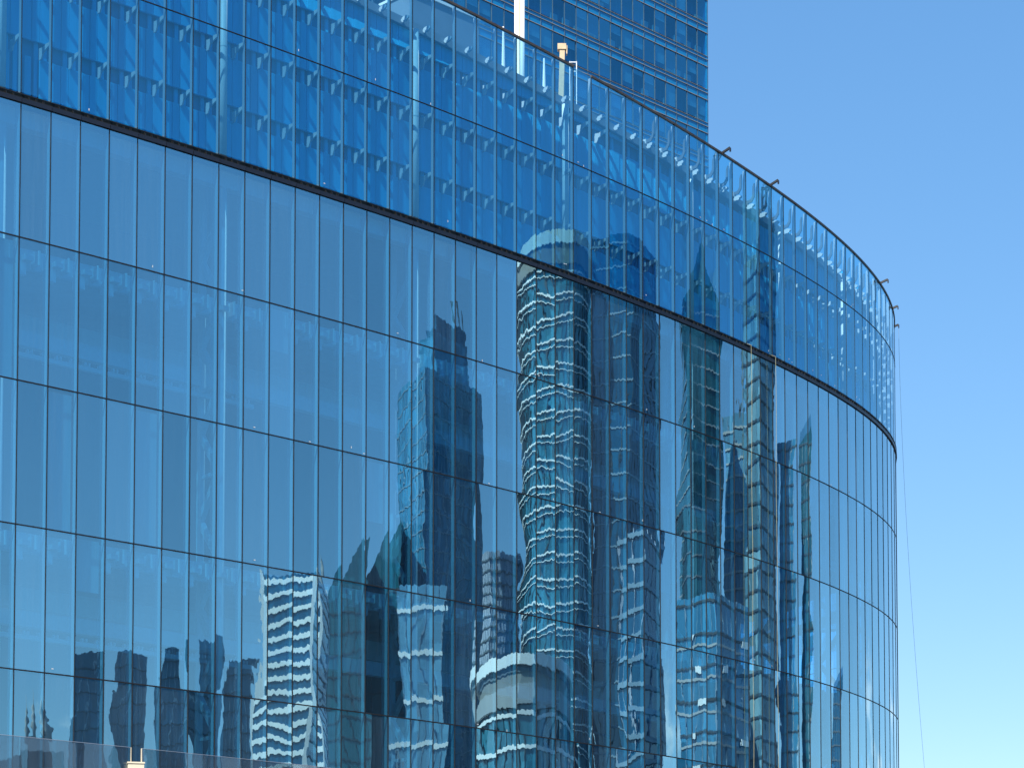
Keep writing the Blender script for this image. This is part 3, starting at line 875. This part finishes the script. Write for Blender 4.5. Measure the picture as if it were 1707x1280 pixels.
# stepped blue tower
o, loc, zt, L = tower('stepped_blue_tower', 'tall stepped blue tower reflected in the middle of the lower glass',
      [(665, 335), (708, 315), (800, 330)], 640, M['g_blue'], 32, 3.7, 0.18, M['t_bluegrey'], 0.15, 2.0, M['t_bluegrey'])
top2 = [(p[0] * 0.62 + 0.5, p[1] * 0.62 + 1.0) for p in loc]
obj('upper_block', MB().prism(top2, zt, zt + 10), M['g_blue'], o)
top3 = [(p[0] * 0.5 + 2, p[1] * 0.5 + 2) for p in loc]
obj('crown_block', MB().prism(top3, zt + 10, zt + 14), M['g_dark'], o)
for i, (dx, dy) in enumerate(((6, 3), (8, 5), (-6, 6), (4, 8))):
    obj('antenna', MB().tube([(dx, dy, zt + (10 if i < 2 else 14)), (dx, dy, zt + 16 + 1.5 * i)], 0.25, 6), M['t_dark'], o)
tower('banded_blue_block', 'pale blue banded block at the foot of the stepped tower reflection',
      [(668, 262), (745, 258)], 975, M['g_pale'], 25, 7.4, 0.8, M['t_white'], 0.3, 2.2, M['t_bluegrey'])
# white striped tower
o, loc, zt, L = tower('white_striped_tower', 'dark tower with bold white stripes and two spikes reflected low down',
      [(428, 440), (520, 425), (544, 450)], 968, M['g_dark'], 30, 3.4, 1.25, M['t_white'], 0.5, 0, None, edges=M['t_white'])
for p in (loc[0], loc[1], loc[2]):
    obj('spike', MB().tube([(p[0] * .8, p[1] * .8, zt), (p[0] * .75, p[1] * .75, zt + 5), (p[0] * .7, p[1] * .7, zt + 9)], [1.6, 0.9, 0.1], 6), M['t_grey'], o)
# dark blocks low at the left
for (x0, x1, d, y, lab) in ((122, 170, 330, 1092, 'leftmost dark block'), (200, 245, 345, 1085, 'second dark block'), (268, 312, 340, 1078, 'third dark block'), (338, 372, 350, 1062, 'fourth dark block'), (378, 420, 350, 1100, 'fifth dark block')):
    tower('dark_block', lab + ' in the row of reflections near the bottom edge', [(x0, d), (x1, d)], y, M['g_dark'], 24, 3.8, 0.2, M['t_dark'], 0.15, 2.0, M['t_bluegrey'])
# green towers with slanted tops
tower('green_slant_tower', 'dark green tower with slanted roof reflected right of the striped tower', [(548, 300), (612, 296)], 985, M['g_green'], 26, 3.8, 0.3, M['t_dark'], 0.2, 2.4, M['t_dark'], tops=(0.3, 1, 14))
tower('green_gable_tower', 'second dark green slanted tower in the reflection', [(612, 318), (668, 312)], 960, M['g_green'], 26, 3.8, 0.3, M['t_dark'], 0.2, 2.4, M['t_dark'], tops=(0.3, 1, 16))
# lavender tower
tower('lavender_tower', 'fine grained lavender tower reflected behind the white lined tower', [(792, 400), (830, 392), (866, 400)], 925, M['t_lav'], 30, 2.6, 0.4, M['t_slate'], 0.3, 1.2, M['t_bluegrey'], rnd=1)
# low drum with a white crown
tower('white_crowned_drum', 'low round building with white and brown crown bands in the reflection', [(796, 165), (880, 150), (955, 160)], 1185, M['g_teal'], 30, 4.2, 0.5, M['t_white'], 0.3, 2.0, M['t_dark'], rnd=2,
      crown=[(2.4, 0.6, M['t_grey']), (1.6, 0.1, M['t_brown']), (0.8, 0.3, M['t_slate']), (1.4, 0.8, M['t_white'])])
# grid framed tower
tower('pale_grid_tower', 'blue tower with pale gridded frames reflected right of the dark wing', [(1032, 225), (1070, 218), (1100, 228)], 890, M['g_dark'], 24, 3.8, 0.7, M['t_bluegrey'], 0.4, 3.6, M['t_lav'], tops=(1, 0.2, -9))
# twisted slim tower
to, tloc, tzt, tL = tower('twisted_tower', 'slender twisted dark green tower reflected right of centre', [(1146, 345), (1192, 338)], 500, M['g_green'], 26, 3.9, 0.3, M['t_grey'], 0.2, 0, None, twist=70,
      crown=None)
tip = MB(); ang = math.radians(70); nt_ = len(tloc)
ring_ = [(p[0] * math.cos(ang) - p[1] * math.sin(ang), p[0] * math.sin(ang) + p[1] * math.cos(ang)) for p in tloc]
tip.v = [(p[0], p[1], tzt) for p in ring_] + [(p[0] * .35, p[1] * .35, tzt + 9) for p in ring_] + [(0, 0, tzt + 17)]
tip.f = [(i, (i + 1) % nt_, nt_ + (i + 1) % nt_, nt_ + i) for i in range(nt_)] + [(nt_ + i, nt_ + (i + 1) % nt_, 2 * nt_) for i in range(nt_)]
obj('pointed_crown', tip, M['g_green'], to)
lo, lloc, lzt, lL = tower('low_blue_office', 'broad blue office block with short white dashes in the reflection', [(1128, 180), (1190, 172), (1246, 180)], 1000, M['g_blue'], 30, 4.4, 0.35, M['t_dark'], 0.2, 2.4, M['t_bluegrey'], thin=(0.35, 1.4, M['t_grey']))
rd = random.Random(9); dash = MB(); lg = grow(lloc, 0.3)
for i in range(len(lloc)):
    a, b = Vector(lg[i]), Vector(lg[(i + 1) % len(lg)]); e = b - a; ln = e.length; u = e / ln
    nn = Vector((u.y, -u.x)) * 0.25
    z = 30.0
    while z < lzt - 2:
        x = rd.uniform(0, 12)
        while x < ln - 5:
            w_ = rd.uniform(2, 5); p0, p1 = a + u * x, a + u * (x + w_)
            dash.prism([tuple(p0), tuple(p0 + nn), tuple(p1 + nn), tuple(p1)][::-1], z, z + 0.9)
            x += w_ + rd.uniform(8, 22)
        z += 4.4
obj('sun_blinds', dash, M['t_white'], lo)['kind'] = 'stuff'
tower('green_round_tower', 'green rounded tower low in the reflection beside the twisted tower', [(1136, 260), (1165, 255), (1196, 262)], 850, M['g_green'], 26, 3.9, 0.3, M['t_slate'], 0.2, 2.0, M['t_dark'], rnd=1)
# tall slim tower near the curved end
o, loc, zt, L = tower('slim_crowned_tower', 'tall slim teal tower with pointed crown reflected near the curved end', [(1240, 300), (1264, 292), (1294, 304)], 440, M['g_win'], 30, 4.0, 0.5, M['t_dark'], 0.25, 3.2, M['t_slate'])
obj('crown', MB().prism([(p[0] * .98, p[1] * .98) for p in loc], zt, zt, [zt + (32 if i in (1,) else 12) for i in range(len(loc))]), M['g_pale'], o)
tower('pale_textured_tower', 'pale mottled tower reflected between twisted and slim towers', [(1208, 380), (1244, 372)], 690, M['g_pale'], 26, 3.6, 0.5, M['t_grey'], 0.3, 2.2, M['t_bluegrey'])
tower('slim_dark_tower', 'slim dark tower reflected just right of the slim crowned tower', [(1298, 320), (1322, 316)], 735, M['g_blue'], 22, 3.8, 0.4, M['t_dark'], 0.2, 2.8, M['t_grey'])
tower('thin_green_tower', 'thin dark green tower reflected, last of the tall group', [(1334, 330), (1350, 326)], 740, M['g_green'], 22, 3.8, 0.4, M['t_dark'], 0.2, 2.8, M['t_grey'], tops=(0.2, 1, 12))
tower('tiny_far_tower', 'tiny far tower reflected alone near the bottom of the curved end', [(1386, 480), (1399, 480)], 1150, M['g_dark'], 20, 3.8, 0.4, M['t_slate'], 0.2, 2.8, M['t_brown'], tops=(0.2, 1, 10))
# spired church far left
c0, L, r0 = refl(60, 300)
ch = empty('spired_church', (c0.x, c0.y, 0)); tag(ch, 'grey church with bulbous spires reflected in the bottom left corner', 'church', 'mirrored city towers')
zc = height(60, 1262, L)
ax = Vector((-r0.y, r0.x, 0))
obj('nave', MB().prism([tuple((ax * a + r0 * b).xy) for a, b in ((-16, 0), (-4, 0), (-4, 18), (-16, 18))][::1], 0, zc), M['t_slate'], ch)
obj('tower_block', MB().prism([tuple((ax * a + r0 * b).xy) for a, b in ((-2, 0), (5, 0), (5, 10), (-2, 10))][::1], 0, zc + 3), M['t_slate'], ch)
for k, a in enumerate((-2.5, 0.3, 3.4, 5.0)):
    q = ax * a + r0 * 2
    zz = zc + 2 + (k % 2)
    prof = [(0, 0.9), (1.5, 0.7), (2.2, 1.3), (3.4, 0.5), (4.2, 0.95), (5.2, 0.3), (6.0, 0.6), (7.0, 0.15), (9.5, 0.06)]
    obj('spire', MB().tube([(q.x, q.y, zz + h) for h, _ in prof], [w_ for _, w_ in prof], 10), M['t_grey'], ch, smooth=True)

# small white stickers and dabs of sealant left on the glass near the joints
stick = MB().box(-0.05, 0.05, -0.004, 0.0, -0.02, 0.02).mesh('sticker', M['white'])
stick2 = MB().box(-0.02, 0.02, -0.004, 0.0, -0.05, 0.05).mesh('sticker', M['white'])
rs = random.Random(5)
for i in range(70):
    n = rs.randint(0, 47); low = rs.random() < 0.6
    z = (rs.choice(ROW[1:5]) if low else rs.choice((MID, LEDGE_T + 0.1))) + rs.uniform(0.08, 0.3)
    mw, L = frame(n, z=z)
    link('sticker', rs.choice((stick, stick2)), hall if low else screen, mw @ Matrix.Translation((rs.uniform(-0.65, 0.65), -0.02, 0)))

# strip lights and a pair of pale boards behind the right half of the upper screen
strip = MB().box(-0.22, -0.02, 0.80, 0.86, 0, 0.10).mesh('strip_light', M['white'])
for n in range(31, 50):
    link('strip_light', strip, screen, frame(n, z=LEDGE_T + 2.75)[0] @ Matrix.Translation((0.1, 0, 0)))
    link('strip_light', strip, screen, frame(n, z=LEDGE_T + 2.72)[0] @ Matrix.Translation((0.45, 0, 0)))
M['board'] = principled('pale_board', (0.55, 0.66, 0.64), 0.6, var=0.08, scale=2)
for n, pl in ((32, [(-0.1, 0.0), (0.5, 0.1), (0.62, 0.45), (0.5, 1.0), (0.2, 1.15), (-0.1, 0.5)]), (31, [(-0.1, 0.0), (0.35, 0.05), (0.45, 1.1), (0.15, 1.2)])):
    mb = MB(); mb.plate(pl, 0.04)
    mb.v = [(v[1], v[0], v[2]) for v in mb.v]
    obj('pale_board', mb, M['board'], screen, frame(n, off=0.88, z=MID - 3.0)[0])
